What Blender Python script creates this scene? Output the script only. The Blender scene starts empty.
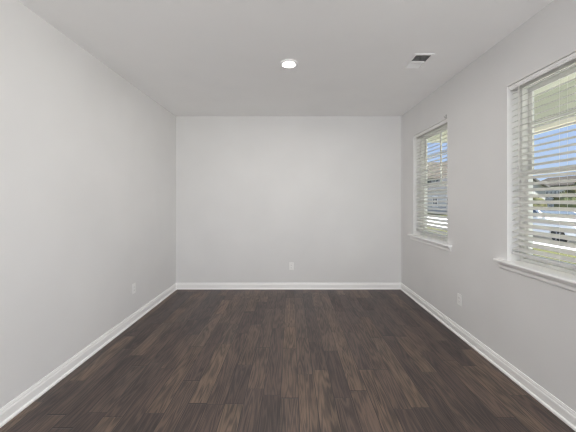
import bpy, bmesh, math, random
from mathutils import Vector, Matrix

S = bpy.context.scene
COL = S.collection
R = math.radians
random.seed(7)

# ------------------------------------------------------------------ camera, sky, sun, area lights, exposure
XL, XR, YB, YR, H = -1.814, 1.755, 4.56, -3.6, 2.737      # room: left, right, back, rear wall, ceiling
EYE = 1.402
cam_d = bpy.data.cameras.new('camera'); cam = bpy.data.objects.new('camera', cam_d); COL.objects.link(cam)
cam.location = (0, 0, EYE); cam.rotation_euler = (R(90), 0, 0)
cam_d.sensor_width = 36; cam_d.lens = 18
cam_d.shift_x = -2.5 / 576; cam_d.shift_y = -15.5 / 576
cam_d.clip_start = 0.02; cam_d.clip_end = 500
S.camera = cam

W = bpy.data.worlds.new('sky'); S.world = W; W.use_nodes = True
wn = W.node_tree.nodes; wl = W.node_tree.links; wn.clear()
w_out = wn.new('ShaderNodeOutputWorld'); w_bg = wn.new('ShaderNodeBackground')
w_tc = wn.new('ShaderNodeTexCoord'); w_sx = wn.new('ShaderNodeSeparateXYZ'); w_cr = wn.new('ShaderNodeValToRGB')
wl.new(w_tc.outputs['Generated'], w_sx.inputs[0]); wl.new(w_sx.outputs['Z'], w_cr.inputs[0])
w_cr.color_ramp.elements[0].position = 0.0; w_cr.color_ramp.elements[0].color = (0.62, 0.76, 1.0, 1)
w_cr.color_ramp.elements[1].position = 0.45; w_cr.color_ramp.elements[1].color = (0.20, 0.38, 0.86, 1)
wl.new(w_cr.outputs[0], w_bg.inputs[0]); w_bg.inputs[1].default_value = 0.94
wl.new(w_bg.outputs[0], w_out.inputs[0])

sun_d = bpy.data.lights.new('sun', 'SUN'); sun = bpy.data.objects.new('sun', sun_d); COL.objects.link(sun)
sun_d.energy = 14.0; sun_d.angle = R(0.6); sun_d.color = (1.0, 0.97, 0.92)
sun.rotation_euler = Vector((-0.46, 0.40, -0.79)).to_track_quat('-Z', 'Y').to_euler()
sun.location = (0, 0, 12)


def area_light(name, loc, direction, sx, sy, power, color):
    d = bpy.data.lights.new(name, 'AREA'); o = bpy.data.objects.new(name, d); COL.objects.link(o)
    d.shape = 'RECTANGLE'; d.size = sx; d.size_y = sy; d.energy = power; d.color = color
    o.location = loc; o.rotation_euler = Vector(direction).to_track_quat('-Z', 'Y').to_euler()
    return o


# unseen fill light added to brighten the room, in the assumed rear opening
area_light('rear_fill', (0.0, YR - 0.02, 1.32), (0, 1, 1.8), 3.0, 2.1, 66, (0.99, 0.99, 0.985))
# second added fill, in an assumed right-wall opening behind the viewpoint
area_light('side_fill', (XR + 0.02, -1.7, 1.45), (-1, 2.1, 0.7), 1.8, 1.6, 90, (0.99, 0.99, 0.985))

S.view_settings.view_transform = 'Standard'
S.view_settings.look = 'None'
S.view_settings.gamma = 1
S.view_settings.use_curve_mapping = False
S.view_settings.exposure = 0.12
S.cycles.use_denoising = True; S.cycles.denoising_prefilter = 'ACCURATE'; S.cycles.use_adaptive_sampling = False; S.cycles.filter_width = 1.25
S.cycles.max_bounces = 14; S.cycles.diffuse_bounces = 9; S.cycles.transparent_max_bounces = 16
S.cycles.caustics_reflective = False; S.cycles.caustics_refractive = False
S.cycles.sample_clamp_indirect = 6.0


# ------------------------------------------------------------------ helpers
class N:
    """small node-tree writer"""
    def __init__(self, name):
        self.m = bpy.data.materials.new(name); self.m.use_nodes = True
        self.t = self.m.node_tree; self.t.nodes.clear()
        self.out = self.t.nodes.new('ShaderNodeOutputMaterial')

    def n(self, kind, **kw):
        o = self.t.nodes.new('ShaderNode' + kind)
        for k, v in kw.items(): setattr(o, k, v)
        return o

    def put(self, sock, v):
        if isinstance(v, bpy.types.NodeSocket): self.t.links.new(v, sock)
        elif v is not None: sock.default_value = v

    def math(self, op, a, b=None, c=None):
        o = self.n('Math', operation=op)
        for i, v in enumerate((a, b, c)): self.put(o.inputs[i], v)
        return o.outputs[0]

    def xyz(self, x, y, z):
        o = self.n('CombineXYZ')
        for i, v in enumerate((x, y, z)): self.put(o.inputs[i], v)
        return o.outputs[0]

    def noise(self, vec, scale, detail=2.0, rough=0.5, dist=0.0):
        o = self.n('TexNoise'); self.put(o.inputs['Vector'], vec)
        o.inputs['Scale'].default_value = scale; o.inputs['Detail'].default_value = detail
        o.inputs['Roughness'].default_value = rough; o.inputs['Distortion'].default_value = dist
        return o.outputs[0]

    def ramp(self, fac, stops):
        o = self.n('ValToRGB'); self.put(o.inputs[0], fac); e = o.color_ramp.elements
        while len(e) < len(stops): e.new(0.5)
        for el, (p, c) in zip(e, stops): el.position = p; el.color = (*c, 1)
        return o.outputs[0]

    def mix(self, fac, a, b, mode='MIX'):
        o = self.n('Mix', data_type='RGBA', blend_type=mode)
        self.put(o.inputs[0], fac); self.put(o.inputs[6], a); self.put(o.inputs[7], b)
        return o.outputs[2]

    def bump(self, h, strength, dist=0.01):
        o = self.n('Bump'); o.inputs['Strength'].default_value = strength; o.inputs['Distance'].default_value = dist
        self.put(o.inputs['Height'], h); return o.outputs[0]

    def bsdf(self, color, rough, normal=None, spec=0.5, metal=0.0, **kw):
        o = self.n('BsdfPrincipled')
        self.put(o.inputs['Base Color'], color if isinstance(color, bpy.types.NodeSocket) else (*color, 1))
        self.put(o.inputs['Roughness'], rough); o.inputs['Specular IOR Level'].default_value = spec
        o.inputs['Metallic'].default_value = metal
        if normal is not None: self.put(o.inputs['Normal'], normal)
        for k, v in kw.items(): self.put(o.inputs[k], v)
        self.t.links.new(o.outputs[0], self.out.inputs[0]); return o

    def pos(self): return self.n('NewGeometry').outputs['Position']
    def obj(self): return self.n('TexCoord').outputs['Object']


def paint(name, color, rough=0.6, bump=0.05, scale=180, var=0.02, spec=0.3):
    q = N(name); p = q.obj()
    a = q.noise(p, scale, 3); b = q.noise(p, 1.7, 2)
    lo = tuple(c * (1 - var) for c in color); hi = tuple(min(1, c * (1 + var)) for c in color)
    q.bsdf(q.ramp(b, [(0.3, lo), (0.7, hi)]), rough, q.bump(a, bump, 0.002), spec)
    return q.m


def plain(name, color, rough=0.5, metal=0.0, spec=0.5, var=0.04, scale=30):
    q = N(name); a = q.noise(q.obj(), scale, 2)
    lo = tuple(c * (1 - var) for c in color); hi = tuple(min(1, c * (1 + var)) for c in color)
    q.bsdf(q.ramp(a, [(0.3, lo), (0.7, hi)]), rough, None, spec, metal)
    return q.m


M = {}
M['wall'] = paint('wall_paint', (0.785, 0.78, 0.772), 0.7, 0.06, 160)
M['ceiling'] = paint('ceiling_paint', (0.95, 0.947, 0.945), 0.85, 0.10, 120)
M['trim'] = paint('trim_paint', (0.95, 0.945, 0.93), 0.3, 0.02, 60, 0.01, 0.5)
M['vinyl'] = plain('white_vinyl', (0.84, 0.84, 0.82), 0.35, var=0.01)
M['slat'] = plain('blind_slat_white', (0.66, 0.655, 0.64), 0.4, var=0.015)
M['cord'] = plain('blind_cord', (0.86, 0.85, 0.82), 0.8, var=0.02)
M['plastic'] = plain('outlet_plastic', (0.92, 0.915, 0.90), 0.3, var=0.01)
M['slot'] = plain('outlet_slot', (0.03, 0.03, 0.03), 0.6)
M['steel'] = plain('grey_steel', (0.30, 0.29, 0.28), 0.4, 0.8)
M['vent'] = plain('vent_enamel', (0.96, 0.955, 0.95), 0.3, var=0.01)
M['duct'] = plain('duct_lining', (0.055, 0.055, 0.055), 0.8)
M['siding'] = None


def floor_material():
    q = N('dark_oak_planks'); p = q.pos()
    s = q.n('SeparateXYZ'); q.put(s.inputs[0], p); X, Y = s.outputs[0], s.outputs[1]
    pw = 0.127
    u = q.math('DIVIDE', q.math('SUBTRACT', X, 0.056 - pw * 40), pw)
    row = q.math('FLOOR', u); fu = q.math('FRACT', u)
    wn1 = q.n('TexWhiteNoise', noise_dimensions='1D'); q.put(wn1.inputs['W'], row)
    wn2 = q.n('TexWhiteNoise', noise_dimensions='1D'); q.put(wn2.inputs['W'], q.math('ADD', row, 71.3))
    ln = q.math('MULTIPLY_ADD', wn2.outputs['Value'], 0.35, 0.62)
    v0 = q.math('ADD', q.math('DIVIDE', q.math('ADD', Y, 10.0), ln), q.math('MULTIPLY', wn1.outputs['Value'], 9.0))
    v = q.math('ADD', v0, q.math('MULTIPLY', q.math('SINE', q.math('MULTIPLY_ADD', v0, 2.3, row)), 0.22))
    pl = q.math('FLOOR', v); fv = q.math('FRACT', v)
    wid = q.n('TexWhiteNoise', noise_dimensions='2D'); q.put(wid.inputs['Vector'], q.xyz(row, pl, 0.0))
    tone = wid.outputs['Value']
    wid2 = q.n('TexWhiteNoise', noise_dimensions='2D'); q.put(wid2.inputs['Vector'], q.xyz(pl, q.math('ADD', row, 13.0), 0.0))
    r2 = wid2.outputs['Value']
    # cathedral grain: contour rings of a stretched noise, one offset per plank
    ox = q.math('MULTIPLY', tone, 37.0); oy = q.math('MULTIPLY', r2, 53.0)
    gv = q.xyz(q.math('MULTIPLY_ADD', X, 13.0, ox), q.math('MULTIPLY_ADD', Y, 0.95, oy), 0.0)
    g1 = q.noise(gv, 1.0, 2.0, 0.45, 0.15)
    rings = q.math('MULTIPLY_ADD', q.math('SINE', q.math('MULTIPLY', g1, 70.0)), 0.5, 0.5)
    fv2 = q.xyz(q.math('MULTIPLY_ADD', X, 210.0, ox), q.math('MULTIPLY_ADD', Y, 7.0, oy), 0.0)
    fine = q.noise(fv2, 1.0, 4.0, 0.6)
    cloud = q.noise(q.xyz(q.math('MULTIPLY_ADD', X, 10.0, oy), q.math('MULTIPLY_ADD', Y, 2.4, ox), 0.0), 1.0, 3.0, 0.6)
    base = q.ramp(tone, [(0.0, (0.046, 0.030, 0.0265)), (0.45, (0.064, 0.042, 0.035)), (0.75, (0.083, 0.055, 0.043)), (0.92, (0.098, 0.065, 0.048)), (1.0, (0.110, 0.074, 0.054))])
    gr = q.math('MULTIPLY_ADD', rings, 0.30, q.math('MULTIPLY_ADD', fine, 0.80, q.math('MULTIPLY_ADD', cloud, 0.80, -0.20)))
    shade = q.ramp(gr, [(0.46, (0.36, 0.36, 0.36)), (0.72, (1.0, 1.0, 1.0)), (0.98, (1.75, 1.70, 1.62))])
    col = q.mix(1.0, base, shade, 'MULTIPLY')
    du = q.math('MULTIPLY', q.math('MINIMUM', fu, q.math('SUBTRACT', 1.0, fu)), pw)
    dv = q.math('MULTIPLY', q.math('MINIMUM', fv, q.math('SUBTRACT', 1.0, fv)), ln)
    d = q.math('MINIMUM', du, dv)
    seam = q.n('MapRange', interpolation_type='SMOOTHSTEP'); q.put(seam.inputs[0], d)
    seam.inputs[1].default_value = 0.0010; seam.inputs[2].default_value = 0.0032
    col2 = q.mix(seam.outputs[0], (0.012, 0.009, 0.008, 1), col)
    hgt = q.math('ADD', q.math('MULTIPLY', seam.outputs[0], 0.8), q.math('ADD', q.math('MULTIPLY', rings, 0.10), q.math('ADD', q.math('MULTIPLY', cloud, 0.9), q.math('MULTIPLY', fine, 0.25))))
    rough = q.math('MULTIPLY_ADD', fine, 0.14, q.math('MULTIPLY_ADD', r2, 0.06, 0.36))
    q.bsdf(col2, rough, q.bump(hgt, 0.35, 0.004), 0.75)
    return q.m


def glass_material():
    q = N('window_glass')
    tr = q.n('BsdfTransparent'); tr.inputs[0].default_value = (0.97, 0.985, 0.975, 1)
    gl = q.n('BsdfGlossy'); gl.inputs['Roughness'].default_value = 0.02
    lw = q.n('LayerWeight'); lw.inputs[0].default_value = 0.5
    fr = q.math('MULTIPLY_ADD', q.math('POWER', lw.outputs['Facing'], 5.0), 0.7, 0.03)
    mx = q.n('MixShader'); q.put(mx.inputs[0], fr); q.put(mx.inputs[1], tr.outputs[0]); q.put(mx.inputs[2], gl.outputs[0])
    q.put(q.out.inputs[0], mx.outputs[0]); return q.m


def lens_material():
    q = N('lamp_lens'); e = q.n('Emission'); e.inputs[0].default_value = (1.0, 0.96, 0.90, 1); e.inputs[1].default_value = 14
    q.put(q.out.inputs[0], e.outputs[0]); return q.m


def grass_material():
    q = N('sunny_lawn'); p = q.pos()
    a = q.noise(p, 0.5, 4, 0.6); b = q.noise(p, 14, 3, 0.7)
    c = q.ramp(q.math('MULTIPLY_ADD', b, 0.5, q.math('MULTIPLY', a, 0.6)), [(0.3, (0.085, 0.09, 0.032)), (0.55, (0.14, 0.14, 0.055)), (0.8, (0.20, 0.19, 0.10))])
    q.bsdf(c, 0.9, q.bump(b, 0.5, 0.03), 0.2); return q.m


def siding_material(name, color):
    q = N(name); p = q.pos(); s = q.n('SeparateXYZ'); q.put(s.inputs[0], p)
    f = q.math('FRACT', q.math('DIVIDE', s.outputs[2], 0.16))
    e = q.n('MapRange'); q.put(e.inputs[0], f); e.inputs[1].default_value = 0.0; e.inputs[2].default_value = 0.12
    c = q.mix(e.outputs[0], (*[x * 0.6 for x in color], 1), (*color, 1))
    q.bsdf(c, 0.7, q.bump(f, 0.6, 0.02), 0.2); return q.m


def shingle_material(name, color):
    q = N(name); a = q.noise(q.pos(), 6, 4, 0.7)
    q.bsdf(q.ramp(a, [(0.3, tuple(c * 0.75 for c in color)), (0.7, tuple(min(1, c * 1.2) for c in color))]), 0.9, q.bump(a, 0.4, 0.03), 0.1)
    return q.m


def leaf_material(name, a, b):
    q = N(name); n = q.noise(q.pos(), 3.0, 4, 0.7)
    q.bsdf(q.ramp(n, [(0.35, a), (0.65, b)]), 0.8, None, 0.2); return q.m


def beadboard_material():
    q = N('porch_beadboard'); p = q.pos(); s = q.n('SeparateXYZ'); q.put(s.inputs[0], p)
    f = q.math('FRACT', q.math('DIVIDE', s.outputs[0], 0.30))
    e = q.n('MapRange'); q.put(e.inputs[0], f); e.inputs[1].default_value = 0.0; e.inputs[2].default_value = 0.05
    c = q.mix(e.outputs[0], (0.42, 0.42, 0.36, 1), (0.66, 0.66, 0.57, 1))
    q.bsdf(c, 0.6, q.bump(e.outputs[0], 0.5, 0.01), 0.2); return q.m


M['floor'] = floor_material()
M['glass'] = glass_material()
M['lens'] = lens_material()
M['grass'] = grass_material()
M['concrete'] = paint('pale_concrete', (0.72, 0.70, 0.66), 0.9, 0.3, 40, 0.06, 0.1)
M['asphalt'] = paint('sunlit_street_concrete', (0.68, 0.665, 0.64), 0.9, 0.3, 40, 0.05, 0.1)
M['bead'] = beadboard_material()
M['olive'] = paint('porch_beam_paint', (0.62, 0.62, 0.52), 0.6, 0.03, 40)
M['cream'] = paint('cream_fascia', (0.86, 0.80, 0.68), 0.5, 0.03, 40)
M['sid_white'] = siding_material('white_lap_siding', (0.46, 0.46, 0.455))
M['sid_grey'] = siding_material('grey_lap_siding', (0.34, 0.345, 0.345))
M['sid_tan'] = siding_material('tan_lap_siding', (0.60, 0.54, 0.45))
M['roof_grey'] = shingle_material('grey_shingles', (0.15, 0.148, 0.145))
M['roof_brown'] = shingle_material('brown_shingles', (0.10, 0.088, 0.074))
M['dark_glass'] = plain('dark_house_glass', (0.03, 0.035, 0.04), 0.1)
M['leaf_olive'] = leaf_material('olive_leaves', (0.06, 0.065, 0.025), (0.13, 0.125, 0.05))
M['leaf_dark'] = leaf_material('dark_leaves', (0.03, 0.042, 0.016), (0.075, 0.085, 0.03))
M['bark'] = plain('bark', (0.13, 0.10, 0.075), 0.9)
M['car_white'] = plain('white_car_paint', (0.85, 0.85, 0.85), 0.15, var=0.0)
M['tyre'] = plain('black_rubber', (0.015, 0.015, 0.015), 0.7)
M['alloy'] = plain('wheel_alloy', (0.45, 0.45, 0.46), 0.3, 0.9)
M['car_glass'] = plain('car_glass', (0.10, 0.12, 0.14), 0.05, spec=0.9)
M['head_lamp'] = plain('clear_lamp', (0.75, 0.77, 0.8), 0.1)
M['tail_lamp'] = plain('red_lamp', (0.5, 0.03, 0.02), 0.2)


def world_loc(o):
    v = Vector((0, 0, 0))
    while o is not None:
        v += o.location; o = o.parent
    return v


def tag(o, label=None, cat=None, group=None, kind=None):
    if label: o['label'] = label
    if cat: o['category'] = cat
    if group: o['group'] = group
    if kind: o['kind'] = kind
    return o


def thing(name, loc, label, cat, group=None, kind=None):
    o = bpy.data.objects.new(name, None); COL.objects.link(o); o.location = loc
    o.empty_display_size = 0.1
    return tag(o, label, cat, group, kind)


class MB:
    def __init__(self): self.b = bmesh.new()

    def _bevel(self, verts, w, seg=2):
        es = list({e for v in verts for e in v.link_edges})
        bmesh.ops.bevel(self.b, geom=es, offset=w, segments=seg, affect='EDGES', profile=0.5)

    def box(self, x0, x1, y0, y1, z0, z1, bevel=0.0, seg=2, mat=None):
        vs = [self.b.verts.new((x, y, z)) for x in (x0, x1) for y in (y0, y1) for z in (z0, z1)]
        for f in ((0, 1, 3, 2), (4, 6, 7, 5), (0, 4, 5, 1), (2, 3, 7, 6), (0, 2, 6, 4), (1, 5, 7, 3)):
            self.b.faces.new([vs[i] for i in f])
        if mat is not None: bmesh.ops.transform(self.b, matrix=mat, verts=vs)
        if bevel: self._bevel(vs, bevel, seg)
        return self

    def prism(self, poly, fn, a, c, bevel=0.0):
        """poly: 2-D outline; fn(u, v, w) -> xyz; swept from w=a to w=c"""
        A = [self.b.verts.new(fn(u, v, a)) for u, v in poly]; B = [self.b.verts.new(fn(u, v, c)) for u, v in poly]
        n = len(poly)
        for i in range(n): self.b.faces.new((A[i], A[(i + 1) % n], B[(i + 1) % n], B[i]))
        self.b.faces.new(A[::-1]); self.b.faces.new(B)
        if bevel: self._bevel(A + B, bevel, 2)
        return self

    def tube(self, pts, r, n=8):
        pts = [Vector(p) for p in pts]; rings = []
        for i, p in enumerate(pts):
            d = (pts[min(i + 1, len(pts) - 1)] - pts[max(i - 1, 0)]).normalized()
            up = Vector((0, 0, 1)) if abs(d.z) < 0.9 else Vector((1, 0, 0))
            s = d.cross(up).normalized(); t = s.cross(d)
            rr = r[i] if isinstance(r, (list, tuple)) else r
            rings.append([self.b.verts.new(p + (s * math.cos(2 * math.pi * k / n) + t * math.sin(2 * math.pi * k / n)) * rr) for k in range(n)])
        for a, c in zip(rings, rings[1:]):
            for k in range(n): self.b.faces.new((a[k], a[(k + 1) % n], c[(k + 1) % n], c[k]))
        self.b.faces.new(rings[0][::-1]); self.b.faces.new(rings[-1])
        return self

    def lathe(self, prof, center, axis='Z', n=40, closed=False):
        """prof: (radius, height) list around an axis through center"""
        c = Vector(center); rings = []
        for r, h in prof:
            ring = []
            for k in range(n):
                a = 2 * math.pi * k / n; p, s = r * math.cos(a), r * math.sin(a)
                v = {'Z': (p, s, h), 'X': (h, p, s), 'Y': (p, h, s)}[axis]
                ring.append(self.b.verts.new(c + Vector(v)))
            rings.append(ring)
        pairs = list(zip(rings, rings[1:])) + ([(rings[-1], rings[0])] if closed else [])
        for a, d in pairs:
            for k in range(n): self.b.faces.new((a[k], a[(k + 1) % n], d[(k + 1) % n], d[k]))
        if not closed:
            self.b.faces.new(rings[0][::-1]); self.b.faces.new(rings[-1])
        return self

    def blob(self, c, r, sub=2, jit=0.25, squash=1.0):
        o = bmesh.ops.create_icosphere(self.b, subdivisions=sub, radius=1.0)
        for v in o['verts']:
            k = r * (1 + random.uniform(-jit, jit)); v.co = Vector(c) + Vector((v.co.x * k, v.co.y * k, v.co.z * k * squash))
        return self

    def leaves(self, c, r, count, size, squash=1.0):
        for _ in range(count):
            d = Vector((random.gauss(0, 1), random.gauss(0, 1), random.gauss(0, 1))).normalized() * r * random.uniform(0.75, 1.12)
            p = Vector(c) + Vector((d.x, d.y, d.z * squash))
            m = Matrix.Rotation(random.uniform(0, 6.28), 4, Vector((random.random() - .5, random.random() - .5, random.random() - .5)).normalized())
            s = size * random.uniform(0.6, 1.3)
            q = [p + (m @ Vector(t)) * s for t in ((-.5, 0, 0), (0, -.3, .06), (.5, 0, 0), (0, .3, .06))]
            self.b.faces.new([self.b.verts.new(t) for t in q])
        return self

    def build(self, name, mat, parent=None, smooth=False, local=False):
        bmesh.ops.recalc_face_normals(self.b, faces=self.b.faces[:])
        if parent is not None and not local:
            bmesh.ops.translate(self.b, vec=-world_loc(parent), verts=self.b.verts[:])
        me = bpy.data.meshes.new(name); self.b.to_mesh(me); self.b.free()
        for mm in (mat if isinstance(mat, list) else [mat]): me.materials.append(mm)
        if smooth:
            for p in me.polygons: p.use_smooth = True
            try: me.set_sharp_from_angle(angle=R(40))
            except Exception: pass
        o = bpy.data.objects.new(name, me); COL.objects.link(o)
        if parent is not None: o.parent = parent
        return o


def struct(name, mb, mat, label, cat, smooth=False):
    return tag(mb.build(name, mat, None, smooth), label, cat, None, 'structure')


# ------------------------------------------------------------------ the room shell
struct('floor', MB().box(XL - 0.12, XR + 0.2, YR - 0.2, YB + 0.12, -0.10, 0.0), M['floor'], 'dark brown hardwood plank floor running towards the back wall', 'floor')

VX0, VX1, VY0, VY1 = 1.145, 1.297, 2.632, 2.898          # vent hole in the ceiling
cb = MB(); zt = H + 0.14
cb.box(XL - 0.12, VX0, YR - 0.2, YB + 0.12, H, zt); cb.box(VX1, XR + 0.2, YR - 0.2, YB + 0.12, H, zt)
cb.box(VX0, VX1, YR - 0.2, VY0, H, zt); cb.box(VX0, VX1, VY1, YB + 0.12, H, zt)
struct('ceiling', cb, M['ceiling'], 'flat white painted ceiling', 'ceiling')

struct('wall_left', MB().box(XL - 0.12, XL, YR - 0.2, YB + 0.12, 0, H), M['wall'], 'bare pale grey wall on the left without windows', 'wall')
struct('wall_back', MB().box(XL, XR, YB, YB + 0.12, 0, H), M['wall'], 'bare pale grey wall at the far end of the room', 'wall')

WIN = [(1.445, 2.335), (3.222, 4.113)]                    # y spans: near window, far window
ZS, ZT = 0.893, 2.325                                     # opening bottom and head
wb = MB(); XO = XR + 0.2
ys = [YR - 0.2, -2.6, -0.8, WIN[0][0], WIN[0][1], WIN[1][0], WIN[1][1], YB + 0.12]
for a, b in ((0, 1), (2, 3), (4, 5), (6, 7)): wb.box(XR, XO, ys[a], ys[b], 0, H)
for a, b in WIN + [(-2.6, -0.8)]:  # last span: unseen opening added for the side fill light
    wb.box(XR, XO, a, b, 0, ZS); wb.box(XR, XO, a, b, ZT, H)
struct('wall_right', wb, M['wall'], 'pale grey wall on the right, holding the windows', 'wall')

rw = MB()                                                 # rear wall behind the viewpoint, with an unglazed opening added for the fill light
rw.box(XL, -1.5, YR - 0.2, YR, 0, H); rw.box(1.5, XR, YR - 0.2, YR, 0, H)
rw.box(-1.5, 1.5, YR - 0.2, YR, 2.37, H); rw.box(-1.5, 1.5, YR - 0.2, YR, 0, 0.27)
struct('wall_rear', rw, M['wall'], 'pale grey wall behind the viewpoint with a wide opening added for the fill light', 'wall')

# baseboards: profile (distance from the wall, height)
BP = [(0, 0), (0.026, 0), (0.026, 0.007), (0.0235, 0.014), (0.019, 0.018), (0.0145, 0.0205), (0.0145, 0.066),
      (0.0135, 0.072), (0.0105, 0.078), (0.010, 0.086), (0.0075, 0.093), (0.006, 0.100), (0, 0.100)]
struct('baseboard_left', MB().prism(BP, lambda u, v, w: (XL + u, w, v), YR, YB), M['trim'], 'white moulded baseboard along the left wall', 'baseboard')
struct('baseboard_right', MB().prism(BP, lambda u, v, w: (XR - u, w, v), YR, YB), M['trim'], 'white moulded baseboard under the windows on the right wall', 'baseboard')
struct('baseboard_back', MB().prism(BP, lambda u, v, w: (w, YB - u, v), XL + 0.006, XR - 0.006), M['trim'], 'white moulded baseboard along the back wall', 'baseboard')


# ------------------------------------------------------------------ windows with sills
def window(idx, y0, y1, label):
    w = thing('window_%d' % idx, (XR + 0.14, (y0 + y1) / 2, ZS), label, 'window', None, 'structure')
    zs = ZS + 0.022
    f = MB(); xa, xb, t = 1.858, 1.945, 0.026
    f.box(xa, xb, y0, y0 + t, zs, ZT, 0.003); f.box(xa, xb, y1 - t, y1, zs, ZT, 0.003)
    f.box(xa, xb, y0 + t, y1 - t, ZT - t, ZT, 0.003); f.box(xa, xb, y0 + t, y1 - t, zs, zs + t, 0.003)
    f.build('window_frame', M['vinyl'], w)
    zm = 1.62

    def sash(name, xc, za, zb, grid):
        m = MB(); a, b, s = y0 + t, y1 - t, 0.034; x0, x1 = xc - 0.010, xc + 0.010
        m.box(x0, x1, a, a + s, za, zb, 0.003); m.box(x0, x1, b - s, b, za, zb, 0.003)
        m.box(x0, x1, a + s, b - s, za, za + s, 0.003); m.box(x0, x1, a + s, b - s, zb - s, zb, 0.003)
        o = m.build(name, M['vinyl'], w)
        MB().box(xc - 0.003, xc + 0.003, a + s, b - s, za + s, zb - s).build('pane', M['glass'], o)
        if grid:
            g = MB(); yc, zc = (y0 + y1) / 2, EYE + 0.3135 * xc
            g.box(xc - 0.009, xc + 0.009, yc - 0.009, yc + 0.009, za + s, zb - s, 0.003)
            g.box(xc - 0.009, xc + 0.009, a + s, b - s, zc - 0.009, zc + 0.009, 0.003)
            g.build('muntin', M['vinyl'], o)
    sash('upper_sash', 1.917, zm - 0.017, ZT - t, True)
    sash('lower_sash', 1.886, zs + t, zm + 0.017, False)
    l = MB().box(1.862, 1.872, (y0 + y1) / 2 - 0.03, (y0 + y1) / 2 + 0.03, zm + 0.004, zm + 0.016, 0.003)
    l.build('sash_lock', M['vinyl'], w)
    # stool with horns on both sides of the opening, apron moulding below
    sp = [(1.858, ZS), (1.715, ZS), (1.711, ZS + 0.004), (1.709, ZS + 0.011), (1.711, ZS + 0.018), (1.715, ZS + 0.022), (1.858, ZS + 0.022)]
    st = MB()
    st.prism([(min(x, 1.7549), z) for x, z in sp], lambda u, v, q: (u, q, v), y0 - 0.095, y1 + 0.095)
    st.box(1.7545, 1.858, y0 + 0.0005, y1 - 0.0005, ZS + 0.0005, ZS + 0.022)
    st.build('window_sill', M['trim'], w)
    ap = [(XR, ZS - 0.0005), (XR - 0.026, ZS - 0.0005), (XR - 0.025, ZS - 0.010), (XR - 0.019, ZS - 0.018), (XR - 0.014, ZS - 0.024),
          (XR - 0.013, ZS - 0.044), (XR - 0.009, ZS - 0.052), (XR, ZS - 0.055)]
    MB().prism(ap, lambda u, v, q: (u, q, v), y0 - 0.075, y1 + 0.075).build('apron', M['trim'], w)
    return w


window(1, *WIN[0], 'nearer white double-hung window at the right edge of the photo')
window(2, *WIN[1], 'farther white double-hung window close to the back wall')


# ------------------------------------------------------------------ venetian blinds
def blind(y0, y1, label, cords):
    xs = 1.812                                            # slat centre line
    a, b = y0 + 0.008, y1 - 0.008
    t = thing('window_blind', (xs, (y0 + y1) / 2, ZT), label, 'blind', 'white venetian blinds in the right wall windows')
    vp = [(1.783, 2.323), (1.768, 2.323), (1.766, 2.319), (1.767, 2.304), (1.772, 2.300), (1.773, 2.292), (1.783, 2.292)]
    MB().prism(vp, lambda u, v, w: (u, w, v), y0 + 0.004, y1 - 0.004).build('valance', M['trim'], t)
    MB().box(1.785, 1.840, a, b, 2.290, 2.323, 0.002).build('headrail', M['slat'], t)
    s = MB(); pitch = 0.0463; tilt = R(27); z = 2.270; zz = []
    while z > 0.985:
        zz.append(z)
        top, bot = [], []
        for k in range(5):
            e = -0.025 + 0.05 * k / 4; crown = 0.0016 * (1 - (e / 0.025) ** 2)
            for lst, th in ((top, 0.0014), (bot, -0.0014)):
                lst.append((xs + e * math.cos(tilt) - (th + crown) * math.sin(tilt), z + e * math.sin(tilt) + (th + crown) * math.cos(tilt)))
        s.prism(top + bot[::-1], lambda u, v, w: (u, w, v), a, b)
        z -= pitch
    s.build('slats', M['slat'], t)
    zb = zz[-1] - 0.038
    MB().box(xs - 0.025, xs + 0.025, a, b, zb - 0.010, zb + 0.010, 0.004).build('bottom_rail', M['slat'], t)
    for yc in (y0 + 0.082, (y0 + y1) / 2 + 0.022, y1 - 0.082):
        l = MB()
        for x in (xs - 0.0265, xs + 0.0265): l.tube([(x, yc, zb), (x, yc, 2.291)], 0.0007, 6)
        for q in zz: l.tube([(xs - 0.0265, yc + 0.002, q - 0.0125), (xs + 0.0265, yc + 0.002, q + 0.0085)], 0.0006, 4)
        l.build('ladder_cord', M['cord'], t)
    if cords:
        for dy in (0.0, 0.014):
            yc = y1 - 0.104 + dy; zl = 1.645 + dy * 1.5
            c = MB().tube([(1.776, yc, 2.293), (1.775, yc, 1.95), (1.776, yc, zl)], 0.0011, 6).build('pull_cord', M['cord'], t)
            MB().lathe([(0.002, 0.0), (0.0045, -0.006), (0.0065, -0.020), (0.006, -0.026), (0.002, -0.028)], (1.776, yc, zl + 0.004), 'Z', 14).build('tassel', M['slat'], c, True)
    return t


blind(*WIN[0], 'white slatted blind hanging in the nearer window at the photo\'s right edge', True)
blind(*WIN[1], 'white slatted blind hanging in the farther window near the back wall', False)

hk = thing('wall_hook', (XR, 3.246, 2.345), 'small grey metal hook above the corner of the farther window', 'hook')
MB().box(XR - 0.003, XR, 3.239, 3.253, 2.326, 2.370, 0.001).build('back_plate', M['steel'], hk)
MB().tube([(XR - 0.002, 3.246, 2.338), (XR - 0.016, 3.246, 2.334), (XR - 0.022, 3.246, 2.340), (XR - 0.022, 3.246, 2.350)], 0.0028, 8).build('hook_arm', M['steel'], hk, True)


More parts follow.
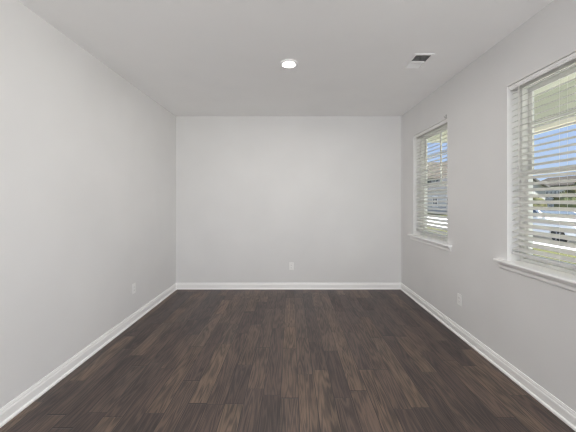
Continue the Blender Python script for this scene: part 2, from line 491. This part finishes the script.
# ------------------------------------------------------------------ electrical outlets
def outlet(loc, rz, label):
    """built facing -Y in local space, then turned"""
    t = thing('wall_outlet', loc, label, 'outlet'); t.rotation_euler = (0, 0, rz)
    MB().box(-0.036, 0.036, -0.006, 0, -0.0585, 0.0585, 0.003).build('cover_plate', M['plastic'], t, local=True)
    for s in (1, -1):
        zc = 0.0195 * s
        pr = [(0.0165 * math.cos(a), zc + 0.0142 * math.sin(a)) for a in [2 * math.pi * k / 28 for k in range(28)]]
        pr = [(x, max(zc - 0.0125, min(zc + 0.0125, z))) for x, z in pr]
        r = MB().prism(pr, lambda u, v, w: (u, w, v), -0.0085, -0.0055).build('receptacle', M['plastic'], t, local=True)
        q = MB()
        q.box(-0.0075, -0.0055, -0.0089, -0.0080, zc - 0.002, zc + 0.007); q.box(0.0055, 0.0075, -0.0089, -0.0080, zc - 0.001, zc + 0.006)
        q.lathe([(0.0024, -0.0089), (0.0024, -0.0080)], (0, 0, zc - 0.007), 'Y', 12)
        q.build('slot', M['slot'], r, local=True)
    MB().lathe([(0.0034, -0.0072), (0.0034, -0.0055)], (0, 0, 0), 'Y', 14).build('screw', M['plastic'], t, local=True)
    return t


outlet((0.014, YB, 0.362), 0, 'white duplex wall outlet low on the back wall')
outlet((XR, 2.985, 0.375), R(-90), 'white duplex wall outlet low on the right wall between the windows')
outlet((XL, 3.328, 0.385), R(90), 'white duplex wall outlet low on the left wall')

# ------------------------------------------------------------------ recessed ceiling light
LX, LY = -0.015, 2.807
rl = thing('recessed_light', (LX, LY, H), 'lit round recessed downlight in the middle of the ceiling', 'ceiling light')
MB().lathe([(0.053, -0.0005), (0.088, -0.0005), (0.088, -0.004), (0.084, -0.010), (0.076, -0.014), (0.064, -0.013), (0.053, -0.008)], (LX, LY, H), 'Z', 56, True).build('trim_ring', M['vent'], rl, True)
MB().lathe([(0.0525, -0.009), (0.0525, -0.001)], (LX, LY, H), 'Z', 56).build('lens', M['lens'], rl)
ld = bpy.data.lights.new('downlight_beam', 'AREA'); lo = bpy.data.objects.new('downlight_beam', ld); COL.objects.link(lo)
ld.shape = 'DISK'; ld.size = 0.104; ld.energy = 14; ld.color = (1.0, 0.97, 0.93); lo.parent = rl; lo.location = (0, 0, -0.0095)

# ------------------------------------------------------------------ ceiling air vent
vt = thing('ceiling_vent', ((VX0 + VX1) / 2, (VY0 + VY1) / 2, H), 'white rectangular louvred air vent in the ceiling near the windows', 'vent')
fx0, fx1, fy0, fy1 = VX0 - 0.016, VX1 + 0.016, VY0 - 0.016, VY1 + 0.016
fr = MB(); z0, z1 = H - 0.007, H
for bx in ((fx0, VX0 + 0.006, fy0, fy1), (VX1 - 0.006, fx1, fy0, fy1), (VX0 + 0.006, VX1 - 0.006, fy0, VY0 + 0.006), (VX0 + 0.006, VX1 - 0.006, VY1 - 0.006, fy1)):
    fr.box(*bx, z0, z1, 0.002)
ym = (VY0 + VY1) / 2 + 0.012
fr.box(VX0 + 0.006, VX1 - 0.006, ym - 0.008, ym + 0.008, z0 + 0.001, z1 + 0.004, 0.001)
fr.build('frame', M['vent'], vt)


def louvres(ya, yb, tilt, n):
    m = MB()
    for k in range(n):
        yc = ya + (yb - ya) * (k + 0.5) / n
        mt = Matrix.Translation((0, yc, H + 0.006)) @ Matrix.Rotation(tilt, 4, 'X')
        m.box(VX0 + 0.004, VX1 - 0.004, -0.011, 0.011, -0.0005, 0.0005, 0, mat=mt)
    return m


louvres(VY0 + 0.006, ym - 0.008, R(27), 7).build('louvre_bank', M['vent'], vt)
louvres(ym + 0.008, VY1 - 0.006, R(-50), 7).build('louvre_bank', M['vent'], vt)
du = MB()
du.box(VX0 + 0.0005, VX1 - 0.0005, VY0 + 0.0005, VY0 + 0.003, H + 0.001, H + 0.135); du.box(VX0 + 0.0005, VX1 - 0.0005, VY1 - 0.003, VY1 - 0.0005, H + 0.001, H + 0.135)
du.box(VX0 + 0.0005, VX0 + 0.003, VY0 + 0.003, VY1 - 0.003, H + 0.001, H + 0.135); du.box(VX1 - 0.003, VX1 - 0.0005, VY0 + 0.003, VY1 - 0.003, H + 0.001, H + 0.135)
du.box(VX0 + 0.003, VX1 - 0.003, VY0 + 0.003, VY1 - 0.003, H + 0.132, H + 0.135)
du.build('duct_boot', M['duct'], vt)

# ------------------------------------------------------------------ outside: ground
GZ = -0.35
struct('roof', MB().box(XL - 0.4, XO, YR - 2.2, YB + 0.5, zt, zt + 0.25), M['roof_grey'], 'roof slab over the room, unseen from inside', 'roof')  # rear overhang lengthened to keep sun out of the added rear opening
struct('lawn', MB().box(XO, 9.4, -30, 90, GZ - 0.3, GZ), M['grass'], 'sunny front lawn outside the windows, on this side of the street', 'lawn')
struct('porch_floor', MB().box(XO, 4.6, -3.2, 6.2, GZ, GZ + 0.2), M['concrete'], 'pale concrete porch slab just outside the windows', 'porch floor')
struct('street', MB().box(9.4, 16.6, -30, 90, GZ - 0.3, GZ - 0.02), M['asphalt'], 'pale concrete street outside, seen through the blinds', 'street')
struct('lawn_across', MB().box(16.6, 120, -40, 120, GZ - 0.3, GZ), M['grass'], 'yellow-green lawn across the street in front of the houses', 'lawn')
struct('driveway', MB().box(16.6, 28, 20.2, 25.8, GZ - 0.01, GZ + 0.015), M['concrete'], 'pale concrete driveway across the street, left in the nearer window', 'driveway')

# ------------------------------------------------------------------ outside: porch roof
PX, PY, PB, PC = 4.27, 5.80, EYE + 1.20, EYE + 1.80
pr = thing('porch_roof', (3.0, 1.0, PB), 'olive-beige porch roof with cream fascia seen through the top of the windows', 'porch roof')
MB().box(XO, PX + 0.25, -3.0, PY + 0.25, PC, PC + 0.06).build('ceiling_boards', M['bead'], pr)
bm_ = MB().box(PX, PX + 0.2, -3.0, PY + 0.2, PB + 0.085, PC, 0.004); bm_.box(XO, PX, PY, PY + 0.2, PB + 0.002, PC, 0.004); bm_.build('beam', M['olive'], pr)
MB().box(PX - 0.012, PX + 0.212, -3.0, PY + 0.212, PB, PB + 0.085, 0.004).build('fascia_board', M['cream'], pr)
for yy in (PY + 0.1, -2.8):
    c = MB().box(PX + 0.01, PX + 0.19, yy - 0.09, yy + 0.09, GZ + 0.2, PB, 0.01)
    c.box(PX - 0.02, PX + 0.22, yy - 0.12, yy + 0.12, GZ + 0.2, GZ + 0.42, 0.01); c.box(PX - 0.015, PX + 0.215, yy - 0.115, yy + 0.115, PB - 0.14, PB, 0.01)
    c.build('post', M['trim'], pr)


# ------------------------------------------------------------------ outside: houses across the street
def house(name, x0, x1, y0, y1, zw, zr, side, roofm, label, wins_x, wins_y, ridge='Y', group=None):
    """wins_x: (y, z0, z1, w) windows on the face x = x0;  wins_y: (x, z0, z1, w) windows on the face y = y0"""
    t = thing(name, ((x0 + x1) / 2, (y0 + y1) / 2, GZ), label, 'house', group)
    MB().box(x0, x1, y0, y1, GZ, zw).build('wall', side, t)
    o = 0.45; r = MB(); th = 0.18
    if ridge == 'Y':
        xm = (x0 + x1) / 2; k = (zr - zw) / (xm - x0)
        r.prism([(x0 - o, zw - o * k), (xm, zr), (x1 + o, zw - o * k), (x1 + o, zw - o * k + th), (xm, zr + th), (x0 - o, zw - o * k + th)], lambda u, v, w: (u, w, v), y0 - o, y1 + o)
        g = MB().prism([(x0, zw), (x1, zw), (xm, zr)], lambda u, v, w: (u, w, v), y0 + 0.02, y1 - 0.02)
    else:
        ym_ = (y0 + y1) / 2; k = (zr - zw) / (ym_ - y0)
        r.prism([(y0 - o, zw - o * k), (ym_, zr), (y1 + o, zw - o * k), (y1 + o, zw - o * k + th), (ym_, zr + th), (y0 - o, zw - o * k + th)], lambda u, v, w: (w, u, v), x0 - o, x1 + o)
        g = MB().prism([(y0, zw), (y1, zw), (ym_, zr)], lambda u, v, w: (w, u, v), x0 + 0.02, x1 - 0.02)
    r.build('roof', roofm, t); g.build('gable', side, t)
    for c, za, zb, wd in wins_x:
        f = MB()
        for b in ((c - wd / 2 - .09, c - wd / 2, za - .09, zb + .09), (c + wd / 2, c + wd / 2 + .09, za - .09, zb + .09), (c - wd / 2, c + wd / 2, za - .09, za), (c - wd / 2, c + wd / 2, zb, zb + .09), (c - .03, c + .03, za, zb)):
            f.box(x0 - 0.06, x0, *b)
        w = f.build('window', M['vinyl'], t)
        MB().box(x0 - 0.02, x0 - 0.001, c - wd / 2, c + wd / 2, za, zb).build('pane', M['dark_glass'], w)
    for c, za, zb, wd in wins_y:
        f = MB()
        for b in ((c - wd / 2 - .09, c - wd / 2, za - .09, zb + .09), (c + wd / 2, c + wd / 2 + .09, za - .09, zb + .09), (c - wd / 2, c + wd / 2, za - .09, za), (c - wd / 2, c + wd / 2, zb, zb + .09), (c - wd / 2, c + wd / 2, (za + zb) / 2 - .03, (za + zb) / 2 + .03)):
            f.box(b[0], b[1], y0 - 0.06, y0, b[2], b[3])
        w = f.build('window', M['vinyl'], t)
        MB().box(c - wd / 2, c + wd / 2, y0 - 0.02, y0 - 0.001, za, zb).build('pane', M['dark_glass'], w)
    return t


house('house', 20.5, 32, 48, 60, 5.2, 8.4, M['sid_grey'], M['roof_brown'], 'pale house with brown roof and dark windows seen through the farther window',
      [(51 + 3 * k, z, z + 1.3, 1.1) for k in range(3) for z in (0.3, 3.3)], [(23.0 + 1.75 * k, z, z + 1.5, 1.0) for k in range(5) for z in (0.2, 3.3)], 'X')
house('house', 19.6, 29.2, 33, 42, 2.9, 5.6, M['sid_white'], M['roof_grey'], 'low pale gabled house with grey roof at the left of the nearer window',
      [(35.5, 0.6, 1.9, 1.2), (39, 0.6, 1.9, 1.2)], [(22, 0.6, 1.9, 1.2), (25.5, 0.6, 1.9, 1.2)], 'Y')
house('townhouse', 56.5, 66, 50, 68, 4.6, 6.6, M['sid_white'], M['roof_brown'], 'distant white townhouse row with dark windows in the nearer window',
      [(53.0 + 0.95 * k, z, z + h, 0.5) for k in range(13) for z, h in ((0.0, 1.0), (1.9, 1.5))], [], 'Y')


# ------------------------------------------------------------------ outside: trees and hedges
def tree(name, x, y, h, r, mat, label, cat='tree', group=None, trunk=True):
    t = thing(name, (x, y, GZ), label, cat, group)
    if trunk:
        MB().tube([(x, y, GZ), (x + 0.03 * r, y, GZ + h * 0.35), (x, y + 0.04 * r, GZ + h * 0.7)], [0.07 * r, 0.055 * r, 0.03 * r], 10).build('trunk', M['bark'], t, True)
    c = MB()
    for k in range(11 if trunk else 6):
        if trunk: p = Vector((x + random.uniform(-.55, .55) * r, y + random.uniform(-.55, .55) * r, GZ + h - r * random.uniform(0.55, 1.25)))
        else: p = Vector((x + random.uniform(-.5, .5) * r, y + random.uniform(-.5, .5) * r, GZ + h * random.uniform(0.35, 0.6)))
        rr = r * random.uniform(0.38, 0.55) if trunk else h * random.uniform(0.35, 0.42)
        c.blob(p, rr, 2, 0.16); c.leaves(p, rr * 1.05, 70, 0.16 * r)
    c.build('foliage', mat, t)
    return t


G = 'trees and shrubs across the street'
tree('tree', 41.5, 42.4, 4.6, 2.6, M['leaf_olive'], 'olive-green tree at the right edge of the nearer window', group=G)
tree('tree', 47.5, 46.8, 5.4, 2.6, M['leaf_dark'], 'darker tree behind the olive tree in the nearer window', group=G)
for k, lab in enumerate(['leftmost rounded hedge shrub before the low grey-roofed house', 'middle rounded hedge shrub before the low grey-roofed house', 'rightmost rounded hedge shrub before the low grey-roofed house']):
    tree('shrub', 24.2 + 1.2 * k, 28.8 - 3.0 * k, 2.2 - 0.15 * k, 1.1, M['leaf_olive'] if k != 1 else M['leaf_dark'], lab, 'shrub', G, False)


# ------------------------------------------------------------------ outside: parked white car (front towards -Y)
def car(x, y, label):
    t = thing('car', (x, y, GZ - 0.02), label, 'car')
    Wd = 1.78
    prof = [(0.02, 0.30), (0.0, 0.45), (0.05, 0.66), (0.25, 0.80), (1.20, 0.97), (1.42, 1.00), (2.05, 1.38), (2.45, 1.45), (3.20, 1.43), (3.60, 1.33), (4.10, 1.06), (4.45, 1.02), (4.56, 0.85), (4.58, 0.45), (4.50, 0.28)]

    def arch(cx):
        return [(cx + 0.37 * math.cos(a), 0.28 + 0.40 * math.sin(a)) for a in [math.pi * k / 10 for k in range(11)]]
    outline = prof + arch(3.68) + arch(0.90)
    b = MB(); b.prism(outline, lambda u, v, w: ((w + (0.16 if w < 0 else -0.16) * max(0, (v - 0.95)) / 0.5), u, v), -Wd / 2, Wd / 2)
    body = b.build('body', M['car_white'], t, False, True)
    sg = [(1.62, 1.04), (2.10, 1.33), (2.45, 1.385), (3.15, 1.365), (3.50, 1.28), (3.80, 1.06)]
    for s in (-1, 1):
        def f(u, v, w, s=s): return (s * (Wd / 2 - 0.16 * max(0, v - 0.95) / 0.5 + w), u, v)
        MB().prism(sg, f, -0.02, 0.004).build('side_glass', M['car_glass'], t, False, True)
    MB().prism([(1.46, 1.03), (2.03, 1.37), (2.045, 1.39), (1.45, 1.045)], lambda u, v, w: (w, u - 0.01, v + 0.01), -0.70, 0.70).build('windshield', M['car_glass'], t, False, True)
    for s in (-1, 1):
        for cy in (0.90, 3.68):
            xo = s * (Wd / 2 - 0.02)
            w = MB().lathe([(0.20, 0.0), (0.31, 0.0), (0.335, -0.03), (0.335, -0.17), (0.31, -0.20), (0.20, -0.20)] if s > 0 else [(0.20, 0.0), (0.31, 0.0), (0.335, 0.03), (0.335, 0.17), (0.31, 0.20), (0.20, 0.20)], (xo, cy, 0.335), 'X', 32).build('wheel', M['tyre'], t, True, True)
            h = MB().lathe([(0.05, 0.006 * s), (0.05, 0.012 * s)], (xo, cy, 0.335), 'X', 16)
            for k in range(5):
                a = 2 * math.pi * k / 5
                h.tube([(xo + 0.005 * s, cy + 0.04 * math.cos(a), 0.335 + 0.04 * math.sin(a)), (xo + 0.005 * s, cy + 0.21 * math.cos(a), 0.335 + 0.21 * math.sin(a))], 0.022, 8)
            h.build('hub_cap', M['alloy'], w, True, True)
    for s in (-1, 1):
        MB().box(s * 0.70 - 0.16, s * 0.70 + 0.16, -0.01, 0.16, 0.60, 0.72, 0.02).build('headlamp', M['head_lamp'], t, True, True)
        MB().box(s * 0.70 - 0.16, s * 0.70 + 0.16, 4.44, 4.60, 0.72, 0.88, 0.02).build('tail_lamp', M['tail_lamp'], t, True, True)
        MB().box(s * 0.96 - 0.09, s * 0.96 + 0.09, 1.62, 1.74, 1.00, 1.12, 0.02).build('side_mirror', M['car_white'], t, True, True)
    return t


car(11.9, 11.0, 'white car parked on the street, seen through the nearer window')
